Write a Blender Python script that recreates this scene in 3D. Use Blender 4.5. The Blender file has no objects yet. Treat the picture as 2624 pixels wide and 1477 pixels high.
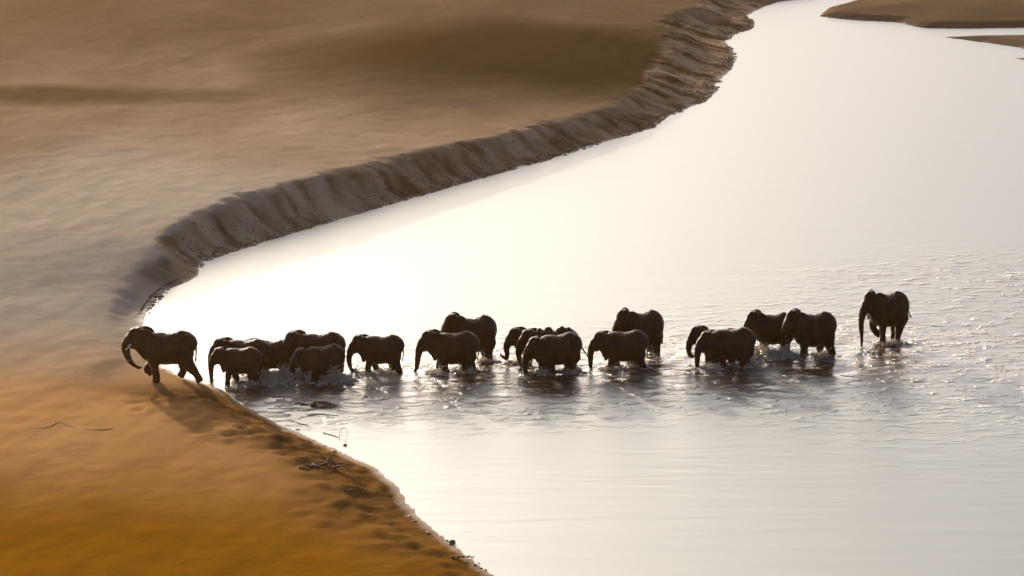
import bpy, bmesh, math, random
import numpy as np
from mathutils import Vector, Matrix

random.seed(7)
rng = np.random.default_rng(11)
R = math.radians
scene = bpy.context.scene
col = scene.collection

# ------------------------------------------------------------------ camera
CAM_H, PITCH, HFOV = 35.0, R(14.0), R(22.0)
PW, PH = 2624.0, 1477.0
FPX = (PW / 2) / math.tan(HFOV / 2)
cam_data = bpy.data.cameras.new('camera')
cam_data.sensor_fit = 'HORIZONTAL'
cam_data.angle_x = HFOV
cam_data.clip_start = 1.0
cam_data.clip_end = 12000.0
cam = bpy.data.objects.new('camera', cam_data)
cam.location = (0, 0, CAM_H)
cam.rotation_euler = (math.pi / 2 - PITCH, 0, 0)
col.objects.link(cam)
scene.camera = cam

# ------------------------------------------------------------------ sky, sun, exposure
SUN_AZ = R(-23.0)        # measured from +Y (away from the camera), negative = left
SUN_EL = R(11.5)
world = bpy.data.worlds.new('World')
scene.world = world
world.use_nodes = True
wn = world.node_tree
wn.nodes.clear()
sky = wn.nodes.new('ShaderNodeTexSky')
sky.sky_type = 'NISHITA'
sky.sun_disc = False
sky.sun_elevation = SUN_EL
sky.sun_rotation = SUN_AZ
sky.altitude = 300
sky.air_density = 0.3
sky.dust_density = 3.2
sky.ozone_density = 0.3
bg = wn.nodes.new('ShaderNodeBackground')
bg.inputs['Strength'].default_value = 0.15
wo = wn.nodes.new('ShaderNodeOutputWorld')
wn.links.new(sky.outputs[0], bg.inputs['Color'])
wn.links.new(bg.outputs[0], wo.inputs['Surface'])

sun_data = bpy.data.lights.new('sun', 'SUN')
sun_data.energy = 2.8
sun_data.angle = R(0.5)
sun_data.color = (1.0, 0.91, 0.79)
sun = bpy.data.objects.new('sun', sun_data)
sun_dir = Vector((math.sin(SUN_AZ) * math.cos(SUN_EL), math.cos(SUN_AZ) * math.cos(SUN_EL), math.sin(SUN_EL)))
sun.rotation_euler = (-sun_dir).to_track_quat('-Z', 'Y').to_euler()
sun.location = sun_dir * 200
col.objects.link(sun)

scene.view_settings.view_transform = 'Standard'
scene.view_settings.look = 'None'
scene.view_settings.gamma = 1.0
scene.view_settings.use_curve_mapping = False
scene.view_settings.exposure = 1.1

# ------------------------------------------------------------------ helpers
SP, CP = math.sin(PITCH), math.cos(PITCH)
def at(px, py, z=0.0):
    """world point on the level plane z that the photograph shows at pixel (px, py)"""
    u, v = (px - PW / 2) / FPX, (py - PH / 2) / FPX
    t = (CAM_H - z) / (SP + v * CP)
    return (u * t, t * (CP - v * SP))

def lattice(seed, n=256):
    return np.random.default_rng(seed).random((n, n)).astype(np.float64)
LATS = [lattice(100 + i) for i in range(8)]
def vnoise(x, y, k=0):
    L = LATS[k % 8]; n = L.shape[0]
    xi, yi = np.floor(x).astype(np.int64), np.floor(y).astype(np.int64)
    fx, fy = x - xi, y - yi
    fx, fy = fx * fx * (3 - 2 * fx), fy * fy * (3 - 2 * fy)
    a, b = L[xi % n, yi % n], L[(xi + 1) % n, yi % n]
    c, d = L[xi % n, (yi + 1) % n], L[(xi + 1) % n, (yi + 1) % n]
    return (a + (b - a) * fx) * (1 - fy) + (c + (d - c) * fx) * fy
def fbm(x, y, octs=4, k=0):
    s, amp, tot = 0, 1.0, 0
    for i in range(octs):
        s = s + amp * (vnoise(x * 2 ** i + 17.3 * i, y * 2 ** i - 9.1 * i, k + i) - 0.5)
        tot += amp; amp *= 0.5
    return s / tot
def sstep(a, b, x):
    t = np.clip((x - a) / (b - a), 0, 1)
    return t * t * (3 - 2 * t)

def new_mat(name):
    m = bpy.data.materials.new(name)
    m.use_nodes = True
    nt = m.node_tree
    b = nt.nodes['Principled BSDF']
    return m, nt, b
def node(nt, t, **kw):
    n = nt.nodes.new(t)
    for k, v in kw.items():
        setattr(n, k, v)
    return n
def ramp(nt, src, stops):
    r = node(nt, 'ShaderNodeValToRGB')
    e = r.color_ramp.elements
    while len(e) < len(stops): e.new(0.5)
    for i, (p, c) in enumerate(stops):
        e[i].position = p; e[i].color = (c[0], c[1], c[2], 1) if hasattr(c, '__len__') else (c, c, c, 1)
    nt.links.new(src, r.inputs['Fac'])
    return r
def mixc(nt, fac, a, b, mode='MIX'):
    m = node(nt, 'ShaderNodeMix', data_type='RGBA', blend_type=mode)
    for sock, v in ((m.inputs[0], fac), (m.inputs[6], a), (m.inputs[7], b)):
        if hasattr(v, 'is_linked') or hasattr(v, 'node'): nt.links.new(v, sock)
        elif hasattr(v, '__len__'): sock.default_value = (v[0], v[1], v[2], 1)
        else: sock.default_value = v
    return m.outputs[2]
def math_n(nt, op, a, b=None, c=None):
    m = node(nt, 'ShaderNodeMath', operation=op)
    for i, v in enumerate((a, b, c)):
        if v is None: continue
        if hasattr(v, 'node'): nt.links.new(v, m.inputs[i])
        else: m.inputs[i].default_value = v
    return m.outputs[0]
def noise(nt, coord, scale, detail=4, rough=0.55, vec_scale=None, dist=0.0):
    n = node(nt, 'ShaderNodeTexNoise')
    n.inputs['Scale'].default_value = scale
    n.inputs['Detail'].default_value = detail
    n.inputs['Roughness'].default_value = rough
    n.inputs['Distortion'].default_value = dist
    if vec_scale:
        mp = node(nt, 'ShaderNodeMapping')
        mp.inputs['Scale'].default_value = vec_scale
        nt.links.new(coord, mp.inputs['Vector']); coord = mp.outputs[0]
    nt.links.new(coord, n.inputs['Vector'])
    return n.outputs['Fac']
def attr(nt, name):
    a = node(nt, 'ShaderNodeAttribute', attribute_name=name)
    return a.outputs['Fac']

def link(name, me, mat=None, parent=None, kind=None, label=None, cat=None, group=None):
    o = bpy.data.objects.new(name, me)
    col.objects.link(o)
    if mat is not None and me is not None: me.materials.append(mat)
    if parent is not None: o.parent = parent
    if kind: o['kind'] = kind
    if label: o['label'] = label
    if cat: o['category'] = cat
    if group: o['group'] = group
    return o
def mesh_np(name, co, faces, smooth=True):
    """co (n,3), faces (m,k) int arrays of one size"""
    me = bpy.data.meshes.new(name)
    k = faces.shape[1]
    me.vertices.add(len(co)); me.vertices.foreach_set('co', np.ascontiguousarray(co, dtype=np.float32).ravel())
    me.loops.add(faces.size); me.loops.foreach_set('vertex_index', faces.astype(np.int32).ravel())
    me.polygons.add(len(faces)); me.polygons.foreach_set('loop_start', (np.arange(len(faces)) * k).astype(np.int32))
    me.polygons.foreach_set('use_smooth', np.full(len(faces), smooth, dtype=bool))
    me.update(calc_edges=True); me.validate()
    return me
def grid_faces(nx, ny):
    i = np.arange((nx - 1) * (ny - 1)); r, c = i // (nx - 1), i % (nx - 1)
    a = r * nx + c
    return np.stack([a, a + 1, a + nx + 1, a + nx], 1)
def set_attr(me, name, vals):
    a = me.attributes.new(name, 'FLOAT', 'POINT')
    a.data.foreach_set('value', np.ascontiguousarray(vals, dtype=np.float32).ravel())

# ------------------------------------------------------------------ shorelines (surveyed on the water plane)
# main sandbank: pixel x, y, bank height, bank width
MAIN = [(2700,-62,1.2,6),(2300,-46,1.2,6),(2160,-26,1.2,6),(2080,-3,1.2,6),(1997,4,1.3,7),(1955,18,1.3,7),(1910,40,1.2,6),(1926,52,1.2,6),(1934,62,1.2,6),
        (1922,75,1.2,6),(1878,89,1.3,7),(1862,107,1.4,7),(1882,131,1.4,7),(1884,149,1.4,7),(1866,187,1.3,7),(1842,207,1.3,7),
        (1838,228,1.2,7),(1809,258,1.0,6),(1759,282,1.0,5),(1707,302,1.0,4),(1671,328,1.0,4),(1600,350,1.0,4),(1528,372,1.1,4),
        (1426,405,1.2,4),(1324,432,1.3,4),(1280,444,1.4,4),(1150,480,1.6,4.5),(1076,502,1.55,4.0),(960,536,1.7,4.1),(862,566,1.78,4.1),
        (760,594,1.75,3.9),(660,624,1.7,3.7),(585,650,1.6,3.4),(528,669,1.5,3.2),(513,687,1.3,3.0),(517,706,1.1,2.8),(480,722,.9,2.6),(435,741,.7,2.4),
        (410,762,.55,2.3),(393,784,.42,2.2),(377,807,.3,2.2),(371,830,.2,2.4),(376,866,.16,3),(392,905,.12,3),(422,943,.12,3),(470,966,.12,3),
        (530,982,.14,3),(560,994,.18,3),(586,1008,.25,3),(620,1030,.3,3),(657,1054,.36,3),(754,1100,.42,3),(856,1151,.4,3),(968,1202,.34,3),(1019,1243,.3,3),
        (1049,1289,.28,3),(1085,1329,.28,3),(1146,1380,.28,3),(1197,1421,.28,3),(1273,1477,.28,3),(1400,1570,.28,3)]
main_xy = [at(p[0], p[1]) for p in MAIN]
main_b = [(p[2], p[3]) for p in MAIN]
main_xy = [(3000, 330), (160, 300)] + main_xy + [(9, 40), (12, -400)]
main_b = [(1.2, 6), (1.2, 6)] + main_b + [(.3, 3), (.3, 3)]
main_xy += [(-3000, -400), (-3000, 7000), (3000, 7000)]
main_b += [(.3, 3)] * 3
def isl(pts):
    return [at(*p) for p in pts]
ISL_A = isl([(2700,73),(2624,72),(2500,74),(2375,74),(2335,68),(2296,58),(2220,54),(2156,50),(2120,46),(2093,42),(2100,33),(2117,22),(2150,12),(2196,0),(2260,-14),(2340,-24),(2700,-30)]) + [(75, 238)]
ISL_B = isl([(2411,95),(2486,105),(2530,110),(2562,115),(2600,121),(2624,127),(2700,138),(2760,120),(2760,88),(2624,91),(2520,92)])
ISL_C = isl([(2598,150),(2624,155),(2680,160),(2700,150),(2640,146)])
FAR = [(105, -400), (105, 175), (130, 190), (3000, 200), (3000, -400)]

def seg_dist(P, poly, closed=True):
    """unsigned distance, inside flag, blend of nearest segment (index + t)"""
    n = len(poly); best = np.full(len(P), 1e18); bs = np.zeros(len(P)); inside = np.zeros(len(P), bool)
    x, y = P[:, 0], P[:, 1]
    for i in range(n):
        ax, ay = poly[i]; bx, by = poly[(i + 1) % n]
        dx, dy = bx - ax, by - ay; L2 = dx * dx + dy * dy + 1e-12
        t = np.clip(((x - ax) * dx + (y - ay) * dy) / L2, 0, 1)
        d2 = (x - ax - t * dx) ** 2 + (y - ay - t * dy) ** 2
        m = d2 < best
        best[m] = d2[m]; bs[m] = i + t[m]
        c = ((ay > y) != (by > y)) & (x < (bx - ax) * (y - ay) / (by - ay + 1e-12) + ax)
        inside ^= c
    return np.sqrt(best), inside, bs

def axis(lo, hi, step, far_lo, far_hi):
    mid = np.arange(lo, hi + step * .5, step)
    def out(start, end, sgn):
        r, s, p = [], step, start
        while (end - p) * sgn > 0:
            s *= 1.35; p = p + sgn * s; r.append(p)
        return r
    return np.array(sorted(out(lo, far_lo, -1)) + list(mid) + out(hi, far_hi, 1))

# ------------------------------------------------------------------ ground: one sheet, river bed included
gx = axis(-58, 58, 0.25, -2500, 2500)
gy = axis(86, 292, 0.30, -350, 6000)
NX, NY = len(gx), len(gy)
GX, GY = np.meshgrid(gx, gy)
P = np.stack([GX.ravel(), GY.ravel()], 1)
X, Y = P[:, 0], P[:, 1]

d0, inside, s_near = seg_dist(P, main_xy)
main_d = np.where(inside, d0, -d0)
idx = np.arange(len(main_b) + 1)
Bv, Wv, wsum = np.zeros(len(P)), np.zeros(len(P)), np.zeros(len(P))
for i in range(len(main_xy) - 1):      # bank height and width flow smoothly from the surveyed shore inland
    (ax, ay), (bx, by) = main_xy[i], main_xy[i + 1]
    seg = math.dist((ax, ay), (bx, by))
    if seg > 60: continue
    for f in np.arange(0, 1, min(1, 1.5 / seg)):
        w_ = 1.0 / ((X - ax - f * (bx - ax)) ** 2 + (Y - ay - f * (by - ay)) ** 2 + .6) ** 2
        Bv += w_ * (main_b[i][0] * (1 - f) + main_b[i + 1][0] * f); Wv += w_ * (main_b[i][1] * (1 - f) + main_b[i + 1][1] * f); wsum += w_
Bv /= wsum; Wv /= wsum
cum = np.concatenate([[0], np.cumsum([math.dist(main_xy[i], main_xy[(i + 1) % len(main_xy)]) for i in range(len(main_xy))])])
arc = np.interp(s_near, np.arange(len(cum)), cum)
rag = fbm(X * .55, Y * .35, 4, 1) * 1.1 + fbm(X * 2.2, Y * 1.6, 2, 3) * .35
d = main_d + rag * np.clip(0.45 + .3 * sstep(.2, 1.0, Bv), 0, 1)
# foot of the bank, then a gullied scarp whose face is cut by short ravines
amp_ = .25 + 1.1 * sstep(-.16, .2, fbm(arc * .13, arc * 0 + 3.3, 2, 4))
gul = amp_ * np.abs(fbm(arc * .55 + X * .0, main_d * .10 + 4, 3, 2)) * 2.0
gul2 = amp_ * np.abs(fbm(arc * 1.5, main_d * .22 + 9, 2, 5)) * 2.0
gr_ = 1.25 * fbm(X * .55, Y * .42, 4, 7) + .22 * fbm(arc * 1.7, main_d * .25, 2, 1)
t = (d - 0.35 - gul * .9 * sstep(.5, 1.6, Bv) - gul2 * .5 - gr_ * 1.0) / np.maximum(Wv * .82 - 0.6, .5)
prof = sstep(-.05, 1.25, t) * .72 + .28 * sstep(.35, .95, t)
foot = .16 * sstep(0, 1.1, d) * sstep(.4, 1.0, Bv) + .05 * np.clip(d, 0, 3)
h = foot + Bv * prof
h += sstep(.1, .9, t) * (1 - sstep(.85, 1.25, t)) * sstep(.5, 1.5, Bv) * ((gul2 - .3) * -.28 + gr_ * .30 + .62 * (np.abs(fbm(X * 1.25, Y * .95, 3, 0)) - .12))
# the flat above: long low swells, wind-smoothed
inland = sstep(3, 22, main_d)
h += inland * (fbm(X * .030 + 3, Y * .016, 3, 4) * 1.7 + fbm(X * .10, Y * .05, 3, 6) * .42)
h += sstep(.3, 3, main_d) * (fbm(X * .5, Y * .35, 3, 2) * .10 + fbm(X * 1.5, Y * 1.0, 2, 0) * .045)
# elliptical distance field on the flat, for the dark and pale tone patches
def blob(px, py, rx, ry, rot=0.0):
    cx, cy = at(px, py, 2.3)
    c, s_ = math.cos(rot), math.sin(rot)
    u, v = (X - cx) * c + (Y - cy) * s_, -(X - cx) * s_ + (Y - cy) * c
    return np.sqrt((u / rx) ** 2 + (v / ry) ** 2)
# trampled mud along the near shore
q = fbm(X * .25, Y * .2, 2, 7)
tr = (1 - sstep(2.0, 6.0, main_d + q * 5)) * sstep(0.1, .6, main_d) * sstep(90, 104, Y + q * 14) * (1 - sstep(119, 122, Y))
pits = np.abs(fbm(X * 1.1, Y * .9, 3, 5))
h += tr * (pits * .7 - .14 + .6 * fbm(X * 2.0, Y * 1.5, 2, 1)) * .58
fr = np.random.default_rng(5)
for k in range(90):
    px_ = fr.uniform(330, 900); py_ = 985 + (px_ - 330) * .34 + fr.normal(35, 26)
    fx_, fy_ = at(px_, py_); r_ = np.sqrt((X - fx_) ** 2 + (Y - fy_) ** 2)
    h += np.where(main_d > .3, -.05 * np.exp(-(r_ / .26) ** 2) + .03 * np.exp(-((r_ - .5) / .2) ** 2), 0)
lead_x, lead_y = at(430, 976)
lead = 1 - sstep(.7, 1.4, np.sqrt(((X - lead_x) / 3.2) ** 2 + ((Y - lead_y) / 3.5) ** 2))
h = h * (1 - lead) + lead * np.minimum(h, .03 + .012 * np.clip(d, 0, 3))
h = np.where(d > 0, np.maximum(h, .004 + .05 * np.clip(d, 0, 2)), np.maximum(.22 * d, -1.1 + .2 * fbm(X * .05, Y * .05, 2)))
# bars and far banks
shore_d = d.copy()
for poly, hh in ((ISL_A, .7), (ISL_B, .45), (ISL_C, .2), (FAR, 2.0)):
    dd, ins, _ = seg_dist(P, poly)
    dd = np.where(ins, dd, -dd) + rag * .4
    hi = np.where(dd > 0, hh * (sstep(0, 1.8, dd) * .55 + .45 * sstep(0, 9, dd)) + .02 + sstep(1, 6, dd) * fbm(X * .12, Y * .08, 3, 3) * .5, -9)
    h = np.maximum(h, hi)
    shore_d = np.maximum(shore_d, dd)

g_me = mesh_np('ground', np.stack([X, Y, h], 1), grid_faces(NX, NY))
set_attr(g_me, 'shore', shore_d)
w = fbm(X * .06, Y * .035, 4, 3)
dark = np.maximum(1 - sstep(.35, 1.25, blob(1400, 118, 27, 30) + w * .5), .75 * (1 - sstep(.3, 1.2, blob(100, 228, 19, 6) + w * .5)))  # darker base colour: two patches, then the right side and the far end
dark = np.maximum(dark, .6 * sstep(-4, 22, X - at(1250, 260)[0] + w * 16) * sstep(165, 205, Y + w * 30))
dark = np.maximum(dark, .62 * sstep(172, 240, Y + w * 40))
set_attr(g_me, 'dark_tone', dark)
ochre = 1 - sstep(98, 118, Y + w * 22)  # ochre and orange: warm vignette tint painted into the foreground sand colour
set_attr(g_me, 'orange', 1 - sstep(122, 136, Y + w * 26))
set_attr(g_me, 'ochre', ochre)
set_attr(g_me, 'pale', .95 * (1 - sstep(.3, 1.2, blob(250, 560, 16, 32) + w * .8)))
bankm = sstep(.35, 1.0, Bv) * (1 - sstep(.75, 1.15, t)) * sstep(0, .2, d)
set_attr(g_me, 'bank', bankm)
set_attr(g_me, 'trampled', tr)
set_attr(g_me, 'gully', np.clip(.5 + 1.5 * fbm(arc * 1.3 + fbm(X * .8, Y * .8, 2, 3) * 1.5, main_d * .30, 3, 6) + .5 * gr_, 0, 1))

m_ground, nt, b = new_mat('sand')
tc = node(nt, 'ShaderNodeTexCoord').outputs['Object']
n1 = noise(nt, tc, .11, 5, .6, (1, .5, 1))
n2 = noise(nt, tc, 1.3, 6, .68, (.75, 1, 1))
n3 = noise(nt, tc, 9.0, 4, .6)
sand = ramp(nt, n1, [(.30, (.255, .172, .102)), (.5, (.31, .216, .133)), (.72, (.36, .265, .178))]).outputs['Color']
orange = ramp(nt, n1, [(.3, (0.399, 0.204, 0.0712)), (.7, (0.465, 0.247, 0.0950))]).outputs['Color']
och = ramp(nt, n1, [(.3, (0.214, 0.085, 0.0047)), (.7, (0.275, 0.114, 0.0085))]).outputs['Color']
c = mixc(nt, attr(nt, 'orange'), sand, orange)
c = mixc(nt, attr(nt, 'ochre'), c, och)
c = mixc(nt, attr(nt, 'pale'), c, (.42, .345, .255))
c = mixc(nt, attr(nt, 'dark_tone'), c, (.055, .036, .018))
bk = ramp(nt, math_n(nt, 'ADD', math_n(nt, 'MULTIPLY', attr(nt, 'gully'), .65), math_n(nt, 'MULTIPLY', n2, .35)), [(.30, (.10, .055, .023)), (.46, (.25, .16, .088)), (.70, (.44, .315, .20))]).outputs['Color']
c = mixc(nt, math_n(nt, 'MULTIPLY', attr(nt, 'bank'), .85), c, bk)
tm = math_n(nt, 'MULTIPLY', attr(nt, 'trampled'), ramp(nt, n2, [(.45, 1.0), (.70, .45)]).outputs['Color'])
c = mixc(nt, tm, c, (.13, .062, .018))
c = mixc(nt, math_n(nt, 'MULTIPLY', ramp(nt, n2, [(.35, 0.0), (.7, 1.0)]).outputs['Color'], .3), c, (.55, .48, .40), 'MULTIPLY')
damp = ramp(nt, math_n(nt, 'ADD', attr(nt, 'shore'), math_n(nt, 'MULTIPLY', math_n(nt, 'SUBTRACT', n2, .5), .9)), [(0.0, 1.0), (.5, 0.0)]).outputs['Color']
c = mixc(nt, math_n(nt, 'MULTIPLY', damp, .6), c, (.42, .36, .30), 'MULTIPLY')
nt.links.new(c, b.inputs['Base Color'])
rr = math_n(nt, 'SUBTRACT', .92, math_n(nt, 'MULTIPLY', damp, .5))
nt.links.new(rr, b.inputs['Roughness'])
nt.links.new(math_n(nt, 'MULTIPLY', damp, .25), b.inputs['Specular IOR Level'])
bp = node(nt, 'ShaderNodeBump'); bp.inputs['Strength'].default_value = .6
nt.links.new(math_n(nt, 'ADD', .06, math_n(nt, 'MULTIPLY', attr(nt, 'bank'), .25)), bp.inputs['Distance'])
nt.links.new(math_n(nt, 'ADD', n2, math_n(nt, 'MULTIPLY', n3, .35)), bp.inputs['Height'])
nt.links.new(bp.outputs[0], b.inputs['Normal'])
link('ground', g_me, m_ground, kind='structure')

H2 = h.reshape(NY, NX)
def gz(x, y):
    i = int(np.clip(np.searchsorted(gx, x) - 1, 0, NX - 2)); j = int(np.clip(np.searchsorted(gy, y) - 1, 0, NY - 2))
    fx, fy = (x - gx[i]) / (gx[i + 1] - gx[i]), (y - gy[j]) / (gy[j + 1] - gy[j])
    v = (H2[j, i] * (1 - fx) + H2[j, i + 1] * fx) * (1 - fy) + (H2[j + 1, i] * (1 - fx) + H2[j + 1, i + 1] * fx) * fy
    return max(float(v), 0.0)

# ------------------------------------------------------------------ the herd: where each elephant stands
# (px of body middle, py where it meets ground or water, back height in m, wading depth in m, yaw deg, ...)
TR = {
 'down':  [(-1.74,2.06),(-1.93,1.62),(-1.97,1.12),(-1.96,.62),(-1.98,.22),(-2.0,.02)],
 'lean':  [(-1.74,2.06),(-1.93,1.65),(-2.02,1.18),(-2.10,.70),(-2.20,.30),(-2.28,.05)],
 'back':  [(-1.76,2.08),(-1.98,1.72),(-1.90,1.28),(-1.68,.92),(-1.40,.72),(-1.18,.68)],
 'curl':  [(-1.74,2.02),(-1.95,1.55),(-2.00,1.05),(-1.88,.62),(-1.66,.52),(-1.50,.66)],
 'tight': [(-1.70,1.98),(-1.88,1.55),(-1.88,1.12),(-1.66,.86),(-1.42,.98),(-1.40,1.18)],
 'out':   [(-1.74,2.02),(-1.94,1.58),(-1.90,1.12),(-1.94,.80),(-2.16,.86),(-2.38,1.02)],
 'short': [(-1.74,2.02),(-1.92,1.60),(-1.92,1.22),(-1.86,.92),(-1.80,.70),(-1.74,.58)],
}
# legs: near front, far front, near rear, far rear -> (upper, lower, foot) degrees forward of straight down, planted?
G1 = [(-6,-8,0,1),(16,38,-55,0),(-24,-38,-26,1),(14,0,30,0)]
G2 = [(16,10,4,1),(-14,-22,-8,1),(-12,-28,-14,1),(20,2,2,1)]
G3 = [(-10,-18,-6,1),(18,8,4,1),(20,0,0,1),(-10,-26,-12,1)]
G4 = [(6,2,0,1),(-6,-12,0,1),(8,-12,0,1),(-6,-22,-6,1)]
G5 = [(2,0,0,1),(30,-38,-60,0),(22,14,14,1),(-2,-4,0,1)]
HERD = [
 # px, py, back, depth, yaw, gait, trunk, headz, ear, tail, label
 dict(x=424,y=979,H=2.44,dep=0,yaw=3,g=G1,tr='back',hz=.02,tail=0,tusk=1,label='leading elephant stepping onto the orange sand with its trunk curled back',cat='elephant'),
 dict(x=624,y=962,H=2.35,dep=0.55,yaw=-3,g=G3,tr='down',hz=-.16,tail=0,label='elephant cow directly behind the calf nearest the sand, mostly hidden by it'),
 dict(x=612,y=980,H=1.94,dep=0.22,yaw=2,g=G2,tr='down',hz=-.20,tail=0,label='brown calf at the water edge just behind the leading elephant'),
 dict(x=690,y=950,H=2.15,dep=0.60,yaw=-8,g=G2,tr='short',hz=-.2,tail=0,label='elephant of which only the low rump shows between the first calf and the splash'),
 dict(x=812,y=951,H=2.47,dep=0.55,yaw=6,g=G4,tr='short',hz=-.1,tail=0,label='brown elephant standing behind the dark one in the left splash'),
 dict(x=822,y=966,H=2.29,dep=0.73,yaw=18,lx=0.92,g=G3,tr='short',hz=-.25,tail=0,label='dark hunched elephant wading through the left splash with its rear turned'),
 dict(x=972,y=951,H=2.14,dep=0.34,yaw=2,g=G2,tr='curl',hz=-.18,tail=0,label='young elephant walking alone with its trunk curled under, fourth group from left'),
 dict(x=1208,y=922,H=2.71,dep=0.53,yaw=24,lx=0.84,g=G4,tr='down',hz=.05,tail=0,label='tall elephant rising behind the smaller one with the straight slanting trunk'),
 dict(x=1157,y=949,H=2.39,dep=0.47,yaw=5,g=G3,tr='lean',hz=-.10,tail=0,label='smaller elephant with straight slanting trunk in front of a tall one'),
 dict(x=1372,y=926,H=2.15,dep=0.53,yaw=0,g=G4,tr='out',hz=-.1,tail=0,label='elephant with its trunk tip flicked forward, rearmost of the group of three'),
 dict(x=1412,y=937,H=2.41,dep=0.55,yaw=6,g=G4,tr='short',hz=-.2,tail=0,lumps=1,label='elephant with a lumpy knobbed back in the middle of the group of three'),
 dict(x=1424,y=951,H=2.31,dep=0.45,yaw=18,g=G3,tr='down',hz=-.28,tail=1,label='dark elephant nearest the viewer in the group of three, tail stretched out behind'),
 dict(x=1640,y=905,H=2.67,dep=0.55,yaw=26,lx=0.8,g=G4,tr='down',hz=.02,tail=2,label='tall elephant with hanging tail behind a smaller dark one, right of the group of three'),
 dict(x=1593,y=939,H=2.29,dep=0.50,yaw=4,g=G2,tr='down',hz=-.22,tail=0,label='small dark elephant in front of the tall one with the hanging tail'),
 dict(x=1836,y=922,H=2.13,dep=0.55,yaw=0,g=G4,tr='tight',hz=-.05,tail=0,label='elephant with tightly rolled trunk, only its head showing ahead of a darker body'),
 dict(x=1866,y=936,H=2.35,dep=0.50,yaw=10,g=G3,tr='down',hz=-.30,tail=0,label='black looking elephant wading nearest the viewer above the darkest reflection'),
 dict(x=1975,y=893,H=2.39,dep=0.59,yaw=14,lx=0.88,g=G4,tr='short',hz=0,tail=0,label='third elephant from the right, its legs lost in grey spray'),
 dict(x=2078,y=906,H=2.59,dep=0.51,yaw=16,lx=0.86,g=G2,tr='short',hz=.02,tail=0,label='second elephant from the right with two humps in its back outline'),
 dict(x=2268,y=875,H=2.62,dep=.10,yaw=26,lx=0.82,g=G5,tr='down',hz=.0,tail=3,label='last elephant on the right, standing apart with straight hanging trunk'),
]
for e in HERD:
    e['xy'] = at(e['x'], e['y'])

# ------------------------------------------------------------------ river water: one sheet, ruffled where the herd wades
wx = axis(-40, 58, 0.22, -300, 2500)
wy = axis(90, 290, 0.30, -350, 330)
WX, WY = np.meshgrid(wx, wy)
wX, wY = WX.ravel(), WY.ravel()
rip = np.zeros(len(wX))
for e in HERD[1:]:
    ex, ey = e['xy']
    r = np.sqrt(((wX - ex - .4) / 3.0) ** 2 + ((wY - ey + 1.5) / 4.6) ** 2)
    rip = np.maximum(rip, np.exp(-r * r * .9))
lx, ly = at(2330, 905)
rr_ = np.sqrt(((wX - lx) / 9.5) ** 2 + ((wY - ly + 1) / 9.0) ** 2)
rip = np.maximum(rip, .55 * np.exp(-rr_ * rr_))
lx, ly = at(2600, 720)
rip = np.maximum(rip, .40 * np.exp(-((wX - lx) / 9) ** 2 - ((wY - ly) / 5) ** 2))
rip *= np.clip(.75 + 1.1 * fbm(wX * .5, wY * .3, 3, 6), 0, 1.2)
wz = rip * (fbm(wX * .8, wY * 1.2, 3, 2) * .20)
for e in HERD[1:]:   # rings and bow waves round the wading legs
    ex, ey = e['xy']
    r = np.sqrt((wX - ex) ** 2 + ((wY - ey) * 1.0) ** 2)
    wz += .018 * np.sin(r * 6.0 + ex) * np.exp(-r / 2.6)
w_me = mesh_np('river_water', np.stack([wX, wY, wz], 1), grid_faces(len(wx), len(wy)))
set_attr(w_me, 'ripple', rip)
wake = sstep(84, 108, wY) * (1 - sstep(124, 128, wY - .055 * wX)) * (.35 + 1.3 * np.clip(fbm(wX * .07, wY * .10, 3, 5) + .3, 0, 1))
set_attr(w_me, 'wake', wake)
m_water, nt, b = new_mat('muddy_river_water')
tc = node(nt, 'ShaderNodeTexCoord').outputs['Object']
b.inputs['Base Color'].default_value = (.21, .19, .165, 1)
b.inputs['Specular Tint'].default_value = (.935, 1.0, .905, 1)
b.inputs['Roughness'].default_value = .30
b.inputs['IOR'].default_value = 2.2
rp = attr(nt, 'ripple')
na = noise(nt, tc, 1.9, 4, .62, (.42, 1.0, 1), .5)
nb = noise(nt, tc, .55, 3, .5, (.22, 1.3, 1), .4)
wvn = noise(nt, tc, 1.0, 4, .6, (.16, .8, 1), 1.2)
swell = math_n(nt, 'MULTIPLY', wvn, math_n(nt, 'MULTIPLY', attr(nt, 'wake'), .022))
crest = ramp(nt, na, [(.50, 0.0), (.60, .35), (.72, 1.0)]).outputs['Color']
hgt = math_n(nt, 'ADD', math_n(nt, 'ADD', math_n(nt, 'MULTIPLY', crest, math_n(nt, 'MULTIPLY', rp, .62)), math_n(nt, 'MULTIPLY', nb, .014)), swell)
bp = node(nt, 'ShaderNodeBump'); bp.inputs['Strength'].default_value = 1.0; bp.inputs['Distance'].default_value = 1.0
nt.links.new(hgt, bp.inputs['Height']); nt.links.new(bp.outputs[0], b.inputs['Normal'])
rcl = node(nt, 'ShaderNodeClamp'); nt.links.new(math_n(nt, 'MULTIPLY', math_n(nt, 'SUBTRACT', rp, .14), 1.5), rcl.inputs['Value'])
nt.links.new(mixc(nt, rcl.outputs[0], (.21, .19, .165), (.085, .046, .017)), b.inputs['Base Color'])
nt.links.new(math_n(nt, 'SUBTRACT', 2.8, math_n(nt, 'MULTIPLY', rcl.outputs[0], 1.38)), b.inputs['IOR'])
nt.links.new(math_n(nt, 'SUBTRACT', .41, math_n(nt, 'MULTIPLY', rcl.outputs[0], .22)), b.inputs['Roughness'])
link('river_water', w_me, m_water, kind='structure')

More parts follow.
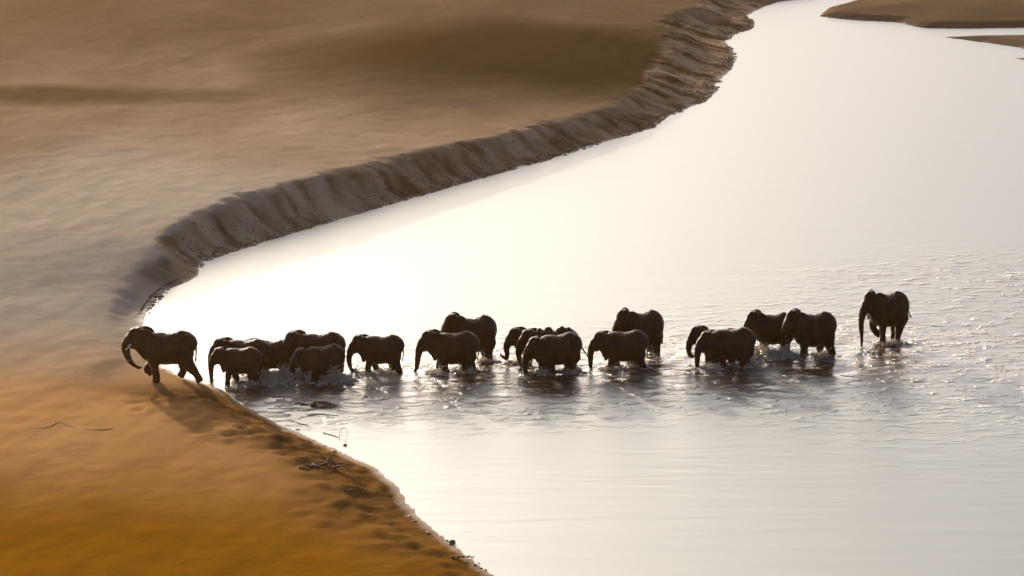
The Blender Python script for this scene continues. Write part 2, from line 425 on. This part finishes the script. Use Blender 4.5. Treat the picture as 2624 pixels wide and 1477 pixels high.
# ------------------------------------------------------------------ elephants
m_skin, nt, b = new_mat('elephant_skin')
tc = node(nt, 'ShaderNodeTexCoord').outputs['Object']
ns = noise(nt, tc, 2.2, 5, .6)
nw = noise(nt, tc, 14, 4, .7, (1, 1, .5))
c = ramp(nt, ns, [(.3, (.024, .008, .0014)), (.55, (.042, .0145, .0024)), (.75, (.062, .023, .004))]).outputs['Color']
c = mixc(nt, math_n(nt, 'MULTIPLY', nw, .5), c, (.022, .010, .003))
nt.links.new(c, b.inputs['Base Color'])
b.inputs['Roughness'].default_value = .55
b.inputs['Specular IOR Level'].default_value = .18
b.inputs['Sheen Weight'].default_value = .22
b.inputs['Sheen Roughness'].default_value = .25
b.inputs['Sheen Tint'].default_value = (1, .8, .6, 1)
bp = node(nt, 'ShaderNodeBump'); bp.inputs['Strength'].default_value = .6; bp.inputs['Distance'].default_value = .03
nt.links.new(nw, bp.inputs['Height']); nt.links.new(bp.outputs[0], b.inputs['Normal'])
m_ivory, nt, b = new_mat('ivory')
tc = node(nt, 'ShaderNodeTexCoord').outputs['Object']
nt.links.new(ramp(nt, noise(nt, tc, 9, 3), [(.3, (.55, .46, .32)), (.7, (.70, .62, .48))]).outputs['Color'], b.inputs['Base Color'])
b.inputs['Roughness'].default_value = .35
m_eye, nt, b = new_mat('dark_eye')
tc = node(nt, 'ShaderNodeTexCoord').outputs['Object']
nt.links.new(ramp(nt, noise(nt, tc, 30, 2), [(.3, (.012, .008, .005)), (.7, (.03, .018, .01))]).outputs['Color'], b.inputs['Base Color'])
b.inputs['Roughness'].default_value = .12

def loft(bm, secs, n=14):
    """closed loft; secs = (x, y, z, r_plane, r_side) along a path lying in an x-z plane"""
    pts = [Vector(s[:3]) for s in secs]
    rings = []
    for i, s in enumerate(secs):
        t_ = (pts[min(i + 1, len(pts) - 1)] - pts[max(i - 1, 0)]).normalized()
        side = Vector((0, 1, 0)); nn = side.cross(t_).normalized()
        side = t_.cross(nn).normalized()
        rings.append([bm.verts.new(pts[i] + nn * (s[3] * math.cos(2 * math.pi * k / n)) + side * (s[4] * math.sin(2 * math.pi * k / n))) for k in range(n)])
    for a, c_ in zip(rings, rings[1:]):
        for k in range(n):
            bm.faces.new((a[k], a[(k + 1) % n], c_[(k + 1) % n], c_[k]))
    bm.faces.new(list(reversed(rings[0]))); bm.faces.new(rings[-1])
def ell(bm, c_, r, rot=0.0):
    m = Matrix.Translation(c_) @ Matrix.Rotation(rot, 4, 'Y') @ Matrix.Diagonal((r[0], r[1], r[2], 1))
    bmesh.ops.create_uvsphere(bm, u_segments=14, v_segments=9, radius=1.0, matrix=m)
def smooth_path(pts, n):
    """Catmull-Rom through pts"""
    P_ = [Vector(p) for p in pts]; P_ = [P_[0] * 2 - P_[1]] + P_ + [P_[-1] * 2 - P_[-2]]
    out = []
    for i in range(n):
        u = i / (n - 1) * (len(pts) - 1); k = min(int(u), len(pts) - 2); f = u - k
        p0, p1, p2, p3 = P_[k:k + 4]
        out.append(0.5 * ((2 * p1) + (p2 - p0) * f + (2 * p0 - 5 * p1 + 4 * p2 - p3) * f * f + (3 * p1 - p0 - 3 * p2 + p3) * f ** 3))
    return out

tex_big = bpy.data.textures.new('skin_folds', 'CLOUDS'); tex_big.noise_scale = .42; tex_big.noise_depth = 2
tex_small = bpy.data.textures.new('skin_wrinkles', 'CLOUDS'); tex_small.noise_scale = .10; tex_small.noise_depth = 2

def leg(bm, hip, angs, front, y):
    up, lo, ft, planted = angs
    L = (.52, .50, .34) if front else (.50, .52, .36)
    r = ((.38, .30), (.235, .21), (.185, .18), (.185, .185), (.22, .215)) if front else ((.50, .34), (.31, .25), (.19, .18), (.19, .185), (.215, .21))
    hx, hz = hip
    def joints(k):
        p = [(hx, hz)]
        for a, l in zip((up, lo, ft), L):
            p.append((p[-1][0] - math.sin(R(a)) * l * k, p[-1][1] - math.cos(R(a)) * l * k))
        return p
    k = 1.0
    if planted:
        drop = hz - joints(1)[-1][1]; k = (hz - .02) / drop
    j = joints(k)
    pts = [(j[0][0], y * .8, j[0][1] + .18), (j[0][0], y * .9, j[0][1] - .1), (j[1][0], y, j[1][1]), (j[2][0], y, j[2][1]),
           ((j[2][0] + j[3][0]) / 2, y, (j[2][1] + j[3][1]) / 2), (j[3][0], y, j[3][1])]
    rad = [(r[0][0] * .8, r[0][1] * .8), r[0], r[1], r[2], r[3], r[4]]
    path = smooth_path(pts, 16)
    secs = []
    for i, p in enumerate(path):
        u = i / 15 * 5; a = min(int(u), 4); f = u - a
        secs.append((p.x, p.y, p.z, rad[a][0] * (1 - f) + rad[a + 1][0] * f, rad[a][1] * (1 - f) + rad[a + 1][1] * f))
    loft(bm, secs, 14)

def ear_mesh(name, side, flare, sc):
    out = [(.02,.42),(.16,.54),(.38,.57),(.62,.50),(.80,.32),(.88,.06),(.84,-.20),(.72,-.44),(.58,-.66),(.44,-.84),(.32,-.86),(.20,-.66),(.10,-.42),(.0,-.2),(-.04,.1),(-.03,.3)]
    co, fc = [], []
    cx, cz = .36, 0.0
    NR = 5
    for layer in (0, 1):
        for k in range(NR + 1):
            f = k / NR
            for (x, z) in out:
                px, pz = cx + (x - cx) * f, cz + (z - cz) * f
                u = max(px, 0) / .88
                yy = .02 + flare * u * u * .45 + .06 * math.sin(u * 3.0 + pz * 3.5) * u + .035 * math.sin(pz * 9 + u * 4) * u
                th = .035 * (1 - .55 * f) * (1 if layer == 0 else -1)
                co.append((px * sc, side * (yy + th) * sc, pz * sc))
    n = len(out); off = (NR + 1) * n
    for layer in (0, 1):
        for k in range(NR):
            for i in range(n):
                a, b_, c_, d_ = [layer * off + q for q in (k * n + i, k * n + (i + 1) % n, (k + 1) * n + (i + 1) % n, (k + 1) * n + i)]
                fc.append((a, b_, c_, d_) if layer == 0 else (d_, c_, b_, a))
    for i in range(n):
        a, b_ = NR * n + i, NR * n + (i + 1) % n
        fc.append((a, b_, b_ + off, a + off))
    me = bpy.data.meshes.new(name)
    me.from_pydata(co, [], fc); 
    bm = bmesh.new(); bm.from_mesh(me)
    bmesh.ops.remove_doubles(bm, verts=bm.verts, dist=1e-5)
    bmesh.ops.recalc_face_normals(bm, faces=bm.faces)
    bm.to_mesh(me); bm.free()
    for p in me.polygons: p.use_smooth = True
    return me

TAILS = {0: [(1.50,2.02),(1.60,1.72),(1.61,1.40),(1.58,1.12),(1.57,.95)],
         1: [(1.48,1.98),(1.66,1.70),(1.86,1.42),(2.05,1.18),(2.22,1.02)],
         2: [(1.50,2.02),(1.70,1.75),(1.76,1.40),(1.76,1.02),(1.75,.80)],
         3: [(1.48,1.98),(1.66,1.72),(1.84,1.50),(2.00,1.28),(2.12,1.10)]}

def make_elephant(e, i):
    k = e['H'] / 2.5
    hz = e['hz']
    bm = bmesh.new()
    # trunk of the body
    secs = [(1.58,1.56,.08,.08),(1.55,1.59,.36,.26),(1.44,1.64,.60,.47),(1.2,1.69,.78,.65),(.85,1.68,.83,.74),(.4,1.63,.79,.80),(0,1.62,.78,.80),
            (-.4,1.67,.81,.72),(-.75,1.76,.74,.57),(-1.02,1.89 + hz*.5,.60,.43),(-1.3,2.06 + hz,.46,.35)]
    loft(bm, [(x, 0, z, a, w_) for x, z, a, w_ in secs], 22)
    ell(bm, (.92, 0, 2.20), (.42, .38, .36)); ell(bm, (-.62, 0, 2.16), (.36, .34, .32))
    if e.get('lumps'):
        for x, z, r_ in ((-.70,2.42,.16),(-.30,2.52,.09),(-.12,2.44,.17),(.42,2.46,.12),(.62,2.50,.17),(1.05,2.50,.12)):
            ell(bm, (x, random.uniform(-.12, .12), z), (r_ * 1.1, r_, r_))
    # head
    ell(bm, (-1.42, 0, 2.26 + hz), (.40, .34, .47), R(-14)); ell(bm, (-1.60, 0, 2.14 + hz), (.26, .27, .36), R(-10))
    ell(bm, (-1.26, .11, 2.56 + hz), (.24, .2, .17)); ell(bm, (-1.26, -.11, 2.56 + hz), (.24, .2, .17))
    for s in (-1, 1): ell(bm, (-1.42, s * .24, 2.02 + hz), (.24, .14, .26))
    loft(bm, [(-1.20,0,1.95 + hz,.16,.16),(-1.42,0,1.80 + hz,.16,.14),(-1.60,0,1.68 + hz,.10,.09),(-1.68,0,1.66 + hz,.04,.04)], 12)
    tp = TR[e['tr']]
    tp = [(x, 0.06 * math.sin(j * 1.3 + i), z + hz * (1 - j / (len(tp) - 1)) ) for j, (x, z) in enumerate(tp)]
    if e['dep'] > 0 and e['tr'] in ('down', 'lean'):
        dd_ = e['dep'] / k
        tp = [(x, y_, max(z, dd_ * .8 + .02 * j)) if j < 5 else (x, y_, dd_ * .6) for j, (x, y_, z) in enumerate(tp)]
    path = smooth_path(tp, 22)
    rad = [.29, .235, .175, .125, .095, .062]
    secs = []
    for q_, p in enumerate(path):
        u = q_ / 21 * 5; a = min(int(u), 4); f = u - a
        rr2 = rad[a] * (1 - f) + rad[a + 1] * f
        rr2 *= 1 + .04 * math.sin(q_ * 2.4)
        secs.append((p.x, p.y, p.z, rr2, rr2 * .95))
    loft(bm, [(-1.58, 0, 2.22 + hz, .30, .26)] + secs, 14)
    # legs
    g = e['g']
    leg(bm, (-.55, 1.38), g[0], True, -.36); leg(bm, (-.50, 1.38), g[1], True, .36)
    leg(bm, (1.02, 1.40), g[2], False, -.36); leg(bm, (1.02, 1.40), g[3], False, .36)
    bmesh.ops.recalc_face_normals(bm, faces=bm.faces)
    me = bpy.data.meshes.new('body_source'); bm.to_mesh(me); bm.free()
    tmp = bpy.data.objects.new('body_source', me); col.objects.link(tmp)
    md = tmp.modifiers.new('r', 'REMESH'); md.mode = 'VOXEL'; md.voxel_size = .042; md.use_smooth_shade = True
    md = tmp.modifiers.new('s', 'SMOOTH'); md.factor = .5; md.iterations = 7
    md = tmp.modifiers.new('d', 'DISPLACE'); md.texture = tex_big; md.strength = .07; md.mid_level = .5
    md = tmp.modifiers.new('d2', 'DISPLACE'); md.texture = tex_small; md.strength = .022; md.mid_level = .5
    dg = bpy.context.evaluated_depsgraph_get()
    body = bpy.data.meshes.new_from_object(tmp.evaluated_get(dg))
    bpy.data.objects.remove(tmp); bpy.data.meshes.remove(me)
    # tail, in the same mesh
    bm = bmesh.new(); bm.from_mesh(body)
    tpath = smooth_path([(x, .04 * math.sin(i * 2 + j), z) for j, (x, z) in enumerate(TAILS[e['tail']])], 12)
    pr = [.075,.065,.055,.05,.045,.04,.036,.033,.03,.045,.05,.02]
    loft(bm, [(p.x, p.y, p.z, pr[j], pr[j]) for j, p in enumerate(tpath)], 8)
    bm.to_mesh(body); bm.free()
    for p in body.polygons: p.use_smooth = True
    body.name = 'elephant_body'
    root = link('elephant', None, label=e['label'], cat='elephant', group='elephants crossing the river')
    zz = -e['dep'] if i else gz(*e['xy'])
    root.location = (e['xy'][0], e['xy'][1], zz)
    root.rotation_euler = (0, 0, R(e['yaw']))
    root.scale = (k * e.get('lx', 1) * (.96 if i == 0 else .855), k, k)
    link('body', body, m_skin, root)
    fl = .2 + .9 * random.random() ** 1.5
    for s in (-1, 1):
        o = link('ear', ear_mesh('ear', s, fl if s < 0 else fl * .5, 1.04), m_skin, root)
        o.location = (-1.34, s * .34, 2.14 + hz); o.rotation_euler = (0, R(4 + 6 * random.random()), s * R(-4))
        ebm = bmesh.new(); bmesh.ops.create_uvsphere(ebm, u_segments=8, v_segments=6, radius=.035)
        eme = bpy.data.meshes.new('eye'); ebm.to_mesh(eme); ebm.free()
        o = link('eye', eme, m_eye, root); o.location = (-1.62, s * .265, 2.17 + hz)
    if e.get('tusk'):
        for s in (-1, 1):
            tb = bmesh.new()
            pth = smooth_path([(-1.66, s * .20, 1.92 + hz), (-1.84, s * .24, 1.72 + hz), (-1.92, s * .24, 1.66 + hz), (-1.98, s * .22, 1.64 + hz)], 8)
            loft(tb, [(p.x, p.y, p.z, .055 * (1 - j / 8.5), .055 * (1 - j / 8.5)) for j, p in enumerate(pth)], 8)
            tme = bpy.data.meshes.new('tusk'); tb.to_mesh(tme); tb.free()
            for p in tme.polygons: p.use_smooth = True
            link('tusk', tme, m_ivory, root)
    return root

for i, e in enumerate(HERD):
    make_elephant(e, i)

# ------------------------------------------------------------------ spray thrown up by the wading legs
m_spray = bpy.data.materials.new('spray'); m_spray.use_nodes = True
nt = m_spray.node_tree; nt.nodes.clear()
mo = node(nt, 'ShaderNodeOutputMaterial'); df = node(nt, 'ShaderNodeBsdfDiffuse'); tl = node(nt, 'ShaderNodeBsdfTranslucent'); gl = node(nt, 'ShaderNodeBsdfGlossy')
tc = node(nt, 'ShaderNodeTexCoord').outputs['Object']
sc_ = ramp(nt, noise(nt, tc, 5, 2), [(.3, (.66, .55, .41)), (.7, (.82, .73, .60))]).outputs['Color']
nt.links.new(sc_, df.inputs[0]); nt.links.new(sc_, tl.inputs[0]); gl.inputs['Roughness'].default_value = .2
mx = node(nt, 'ShaderNodeMixShader'); mx.inputs[0].default_value = .68; nt.links.new(df.outputs[0], mx.inputs[1]); nt.links.new(tl.outputs[0], mx.inputs[2])
mx2 = node(nt, 'ShaderNodeMixShader'); mx2.inputs[0].default_value = .15; nt.links.new(mx.outputs[0], mx2.inputs[1]); nt.links.new(gl.outputs[0], mx2.inputs[2])
nt.links.new(mx2.outputs[0], mo.inputs['Surface'])
OCT_V = np.array([(1,0,0),(-1,0,0),(0,1,0),(0,-1,0),(0,0,1),(0,0,-1)], float)
OCT_F = np.array([(0,2,4),(2,1,4),(1,3,4),(3,0,4),(2,0,5),(1,2,5),(3,1,5),(0,3,5)])
def splash(plumes, label):
    V, F = [], []; n = 0
    cx, cy = at(*plumes[0][:2])
    for px, py, rad_, hgt_, cnt in plumes:
        x0, y0 = at(px, py)
        jets = [(rng.normal(0, rad_ * .7), rng.normal(0, rad_ * .5), .25 + .8 * rng.random() ** 2.2, rng.normal(0, .5)) for _ in range(9)]
        for k in range(int(cnt * .62)):
            jx, jy, jh, lean = jets[k % 9]
            u = rng.random() ** 1.5
            z = u * hgt_ * jh * 1.35
            x = x0 + jx + lean * z + rng.normal(0, .05 + .10 * u); y = y0 + jy + rng.normal(0, .08 + .1 * u)
            size = rng.uniform(.012, .042) * (1.5 - .9 * u)
            sc3 = size * np.array([rng.uniform(.7, 1.5), rng.uniform(.7, 1.4), rng.uniform(.8, 1.9)])
            V.append(OCT_V * sc3 + (x - cx, y - cy, z)); F.append(OCT_F + n); n += 6
        for k in range(cnt // 8):   # foam and broken water at the foot
            a = rng.uniform(0, 6.28); r_ = rad_ * (.3 + 1.3 * rng.random())
            sc3 = np.array([rng.uniform(.05, .18), rng.uniform(.04, .13), rng.uniform(.015, .05)])
            V.append(OCT_V * sc3 + (x0 - cx + r_ * math.cos(a) * 1.3, y0 - cy + r_ * math.sin(a), .01)); F.append(OCT_F + n); n += 6
    me = mesh_np('water_splash', np.concatenate(V), np.concatenate(F), smooth=True)
    o = link('water_splash', me, m_spray, kind='stuff', label=label)
    o.location = (cx, cy, 0)
splash([(772,966,.75,1.05,2600),(705,972,.8,.7,1500),(735,962,.6,.75,1100),(835,974,.8,.6,1300),(862,968,.4,.5,500),(660,983,.5,.3,400)], 'pale spray kicked up round the dark hunched elephant near the sand')
splash([(1965,912,.6,1.0,1700),(1995,908,.45,.6,700),(1930,920,.5,.6,600),(2030,914,.4,.4,400)], 'grey spray under the two elephants left of the last one')
splash([(950,958,.35,.35,350),(990,956,.3,.3,300)], 'small splash at the feet of the young elephant walking alone')
splash([(1130,956,.4,.35,400),(1195,952,.35,.35,350),(1252,926,.3,.3,250)], 'small splash round the elephant with the slanting trunk')
splash([(1395,956,.35,.3,350),(1465,953,.35,.4,400),(1330,930,.3,.3,200)], 'small splash round the feet of the group of three')
splash([(1570,944,.35,.3,350),(1640,940,.35,.35,350)], 'small splash at the feet of the small dark elephant beside the tall one')
splash([(1830,941,.35,.3,350),(1905,938,.35,.35,350)], 'small splash under the black looking elephant nearest the viewer')
splash([(2110,913,.4,.35,400),(2285,880,.4,.25,300)], 'small splash at the rear of the herd by the last elephant')

# ------------------------------------------------------------------ driftwood, twigs, stones
m_wood, nt, b = new_mat('dark_driftwood')
tc = node(nt, 'ShaderNodeTexCoord').outputs['Object']
nt.links.new(ramp(nt, noise(nt, tc, 6, 4), [(.3, (.07, .034, .012)), (.7, (.17, .09, .036))]).outputs['Color'], b.inputs['Base Color'])
b.inputs['Roughness'].default_value = .8
m_stone, nt, b = new_mat('dark_stone')
tc = node(nt, 'ShaderNodeTexCoord').outputs['Object']
nt.links.new(ramp(nt, noise(nt, tc, 8, 4), [(.3, (.06, .04, .022)), (.7, (.13, .09, .055))]).outputs['Color'], b.inputs['Base Color'])
b.inputs['Roughness'].default_value = .7
def stick_mesh(pts, r0, r1, n=14, seg=7):
    path = smooth_path(pts, n)
    bm = bmesh.new(); rings = []
    for i, p in enumerate(path):
        t_ = (path[min(i + 1, n - 1)] - path[max(i - 1, 0)]).normalized()
        a = t_.cross(Vector((.13, .21, .97))).normalized(); b_ = t_.cross(a)
        r_ = (r0 + (r1 - r0) * i / (n - 1)) * random.uniform(.8, 1.2)
        rings.append([bm.verts.new(p + a * (r_ * math.cos(6.2832 * k / seg)) + b_ * (r_ * math.sin(6.2832 * k / seg))) for k in range(seg)])
    for r1_, r2_ in zip(rings, rings[1:]):
        for k in range(seg): bm.faces.new((r1_[k], r1_[(k + 1) % seg], r2_[(k + 1) % seg], r2_[k]))
    bm.faces.new(rings[0]); bm.faces.new(list(reversed(rings[-1])))
    bmesh.ops.recalc_face_normals(bm, faces=bm.faces)
    me = bpy.data.meshes.new('stick'); bm.to_mesh(me); bm.free()
    for p in me.polygons: p.use_smooth = True
    return me
def clump(px, py, half_w, half_d, height, count, label, z=0.0):
    x0, y0 = at(px, py, z)
    root = link('driftwood_clump', None, label=label, cat='driftwood'); root.location = (x0, y0, max(z, gz(x0, y0)))
    for k in range(count):
        a = random.uniform(-half_w, half_w * .7); L = random.uniform(.35, .9) * half_w
        y_ = random.uniform(-half_d, half_d); zt = random.uniform(.25, 1) * height * (1 - .5 * abs(a) / half_w)
        pts = [(a - L * .5, y_, .0), (a - L * .2, y_ + random.uniform(-.15, .15), zt), (a + L * .25, y_ + random.uniform(-.2, .2), zt * random.uniform(.3, .9)), (a + L * .6, y_ + random.uniform(-.2, .2), random.uniform(-.02, .06))]
        link('branch', stick_mesh(pts, random.uniform(.035, .07), .018), m_wood, root)
clump(814, 1042, .95, .3, .22, 11, 'dark tangled driftwood lying in the water below the splash')
clump(838, 1206, 1.0, .4, .26, 11, 'flat dark tangle of roots on the muddy near shore', .25)
clump(1195, 1432, .5, .2, .10, 4, 'low dark driftwood scraps at the near shore by the bottom edge', .1)
def stick(name, pix, r0, r1, label, cat, lift=.02, zs=None):
    r0, r1 = r0 * .5, r1 * .5
    pts = []
    for j, (px, py) in enumerate(pix):
        x, y = at(px, py)
        z = gz(x, y) + lift
        x, y = at(px, py, z)
        pts.append((x, y, z + (zs[j] if zs else 0)))
    o0 = Vector(pts[0])
    o = link(name, stick_mesh([Vector(p) - o0 for p in pts], r0, r1, 18), m_wood, label=label, cat=cat)
    o.location = o0
stick('fallen_branch', [(62,1102),(120,1096),(152,1083),(188,1095),(235,1102),(290,1099)], .065, .03, 'long thin bent branch lying on the orange sand at left', 'branch', .006)
stick('stick', [(792,1064),(820,1061),(868,1066)], .04, .025, 'thin stick afloat just below the dark driftwood tangle', 'stick', .02)
stick('stick', [(742,1077),(770,1086),(790,1090)], .03, .02, 'short stick in the shallows nearest the sand tongue', 'stick', .02)
stick('stick', [(828,1109),(850,1115),(868,1121)], .035, .025, 'short stick touching the small looped twig near the shore', 'stick', .02)
stick('looped_twig', [(871,1128),(870,1118),(877,1110),(888,1112),(890,1122),(884,1131)], .022, .014, 'small looped twig standing in the near shallows', 'twig', .05, [0,.1,.22,.22,.1,0])
stick('stalk', [(2014,1066),(2015,1062),(2018,1060)], .025, .012, 'lone short stalk standing in the open water right of centre', 'stalk', .0, [-.05,.2,.42])
stick('stick', [(882,1257),(905,1255),(928,1261)], .05, .03, 'dark stick on the pale near shore below the root tangle', 'stick', .03)
def stone(px, py, r_, label, z=0.0):
    x0, y0 = at(px, py, z); bm = bmesh.new()
    bmesh.ops.create_icosphere(bm, subdivisions=2, radius=r_)
    for v in bm.verts:
        v.co *= random.uniform(.82, 1.12); v.co.z *= .65
    me = bpy.data.meshes.new('stone'); bm.to_mesh(me); bm.free()
    for p in me.polygons: p.use_smooth = True
    o = link('stone', me, m_stone, label=label, cat='stone'); o.location = (x0, y0, max(z, gz(x0, y0)) + r_ * .2)
stone(884, 1142, .09, 'small dark stone in the water below the looped twig')
stone(1158, 1391, .15, 'dark stone at the near shoreline close to the bottom edge')

# mud clods and wet crumbs along the foot of the cut bank and the near shore
V, F = [], []; n = 0
ico = bmesh.new(); bmesh.ops.create_icosphere(ico, subdivisions=1, radius=1.0)
IV = np.array([v.co[:] for v in ico.verts]); IF = np.array([[v.index for v in f.verts] for f in ico.faces]); ico.free()
shore = main_xy[4:-6]
for k in range(16000):
    i = int(rng.integers(0, len(shore) - 1)); f = rng.random()
    (ax, ay), (bx, by) = shore[i], shore[i + 1]
    L = math.dist((ax, ay), (bx, by))
    if rng.random() > L / 6.0: continue
    if ay < 124 and rng.random() < .93: continue
    nx_, ny_ = (by - ay) / L, -(bx - ax) / L
    if not seg_dist(np.array([[ax + f * (bx - ax) + nx_ * .3, ay + f * (by - ay) + ny_ * .3]]), main_xy)[1][0]: nx_, ny_ = -nx_, -ny_
    if fbm(np.array([ax * .3 + f]), np.array([ay * .3]), 2, 4)[0] < -.06: continue
    off = abs(rng.normal(0, .5)) - .12 if k % 2 else min(abs(rng.normal(0, 1.5)), 2.6)
    x, y = ax + f * (bx - ax) + nx_ * off, ay + f * (by - ay) + ny_ * off
    if main_b[4 + i][0] < .4 and ay > 112: continue
    if main_b[4 + i][0] < 1.2: off = min(off, .5)
    if main_b[4 + i][0] < 1.2 and rng.random() < .5: continue
    x, y = ax + f * (bx - ax) + nx_ * off, ay + f * (by - ay) + ny_ * off
    r_ = rng.uniform(.02, .07) * (1.6 if rng.random() < .06 else 1)
    sc3 = r_ * np.array([rng.uniform(.8, 2.2), rng.uniform(.7, 1.6), rng.uniform(.35, .8)])
    V.append(IV * sc3 * rng.uniform(.8, 1.2, (len(IV), 1)) + (x, y, gz(x, y) + r_ * .1)); F.append(IF + n); n += len(IV)
m_mud, nt, b = new_mat('wet_mud_clods')
tc = node(nt, 'ShaderNodeTexCoord').outputs['Object']
nt.links.new(ramp(nt, noise(nt, tc, 1.5, 4), [(.3, (.09, .052, .022)), (.7, (.20, .125, .06))]).outputs['Color'], b.inputs['Base Color'])
b.inputs['Roughness'].default_value = .7
link('mud_clods', mesh_np('mud_clods', np.concatenate(V), np.concatenate(F)), m_mud, kind='stuff', label='dark wet mud clods scattered along the river shoreline')

# ------------------------------------------------------------------ warm haze volume, added to lift the dark tones
bm = bmesh.new(); bmesh.ops.create_cube(bm, size=1.0)
hz_me = bpy.data.meshes.new('haze'); bm.to_mesh(hz_me); bm.free()
m_haze = bpy.data.materials.new('haze'); m_haze.use_nodes = True
nt = m_haze.node_tree; nt.nodes.clear()
vo = node(nt, 'ShaderNodeOutputMaterial'); pv = node(nt, 'ShaderNodeVolumePrincipled')
pv.inputs['Color'].default_value = (1.0, .56, .20, 1)
pv.inputs['Density'].default_value = .000085
pv.inputs['Anisotropy'].default_value = .85
nt.links.new(pv.outputs[0], vo.inputs['Volume'])
hz = link('haze', hz_me, m_haze, kind='stuff', label='thin warm haze added over the river to lift the dark tones')
hz.scale = (5400, 6800, 41); hz.location = (0, 2900, 17.5)
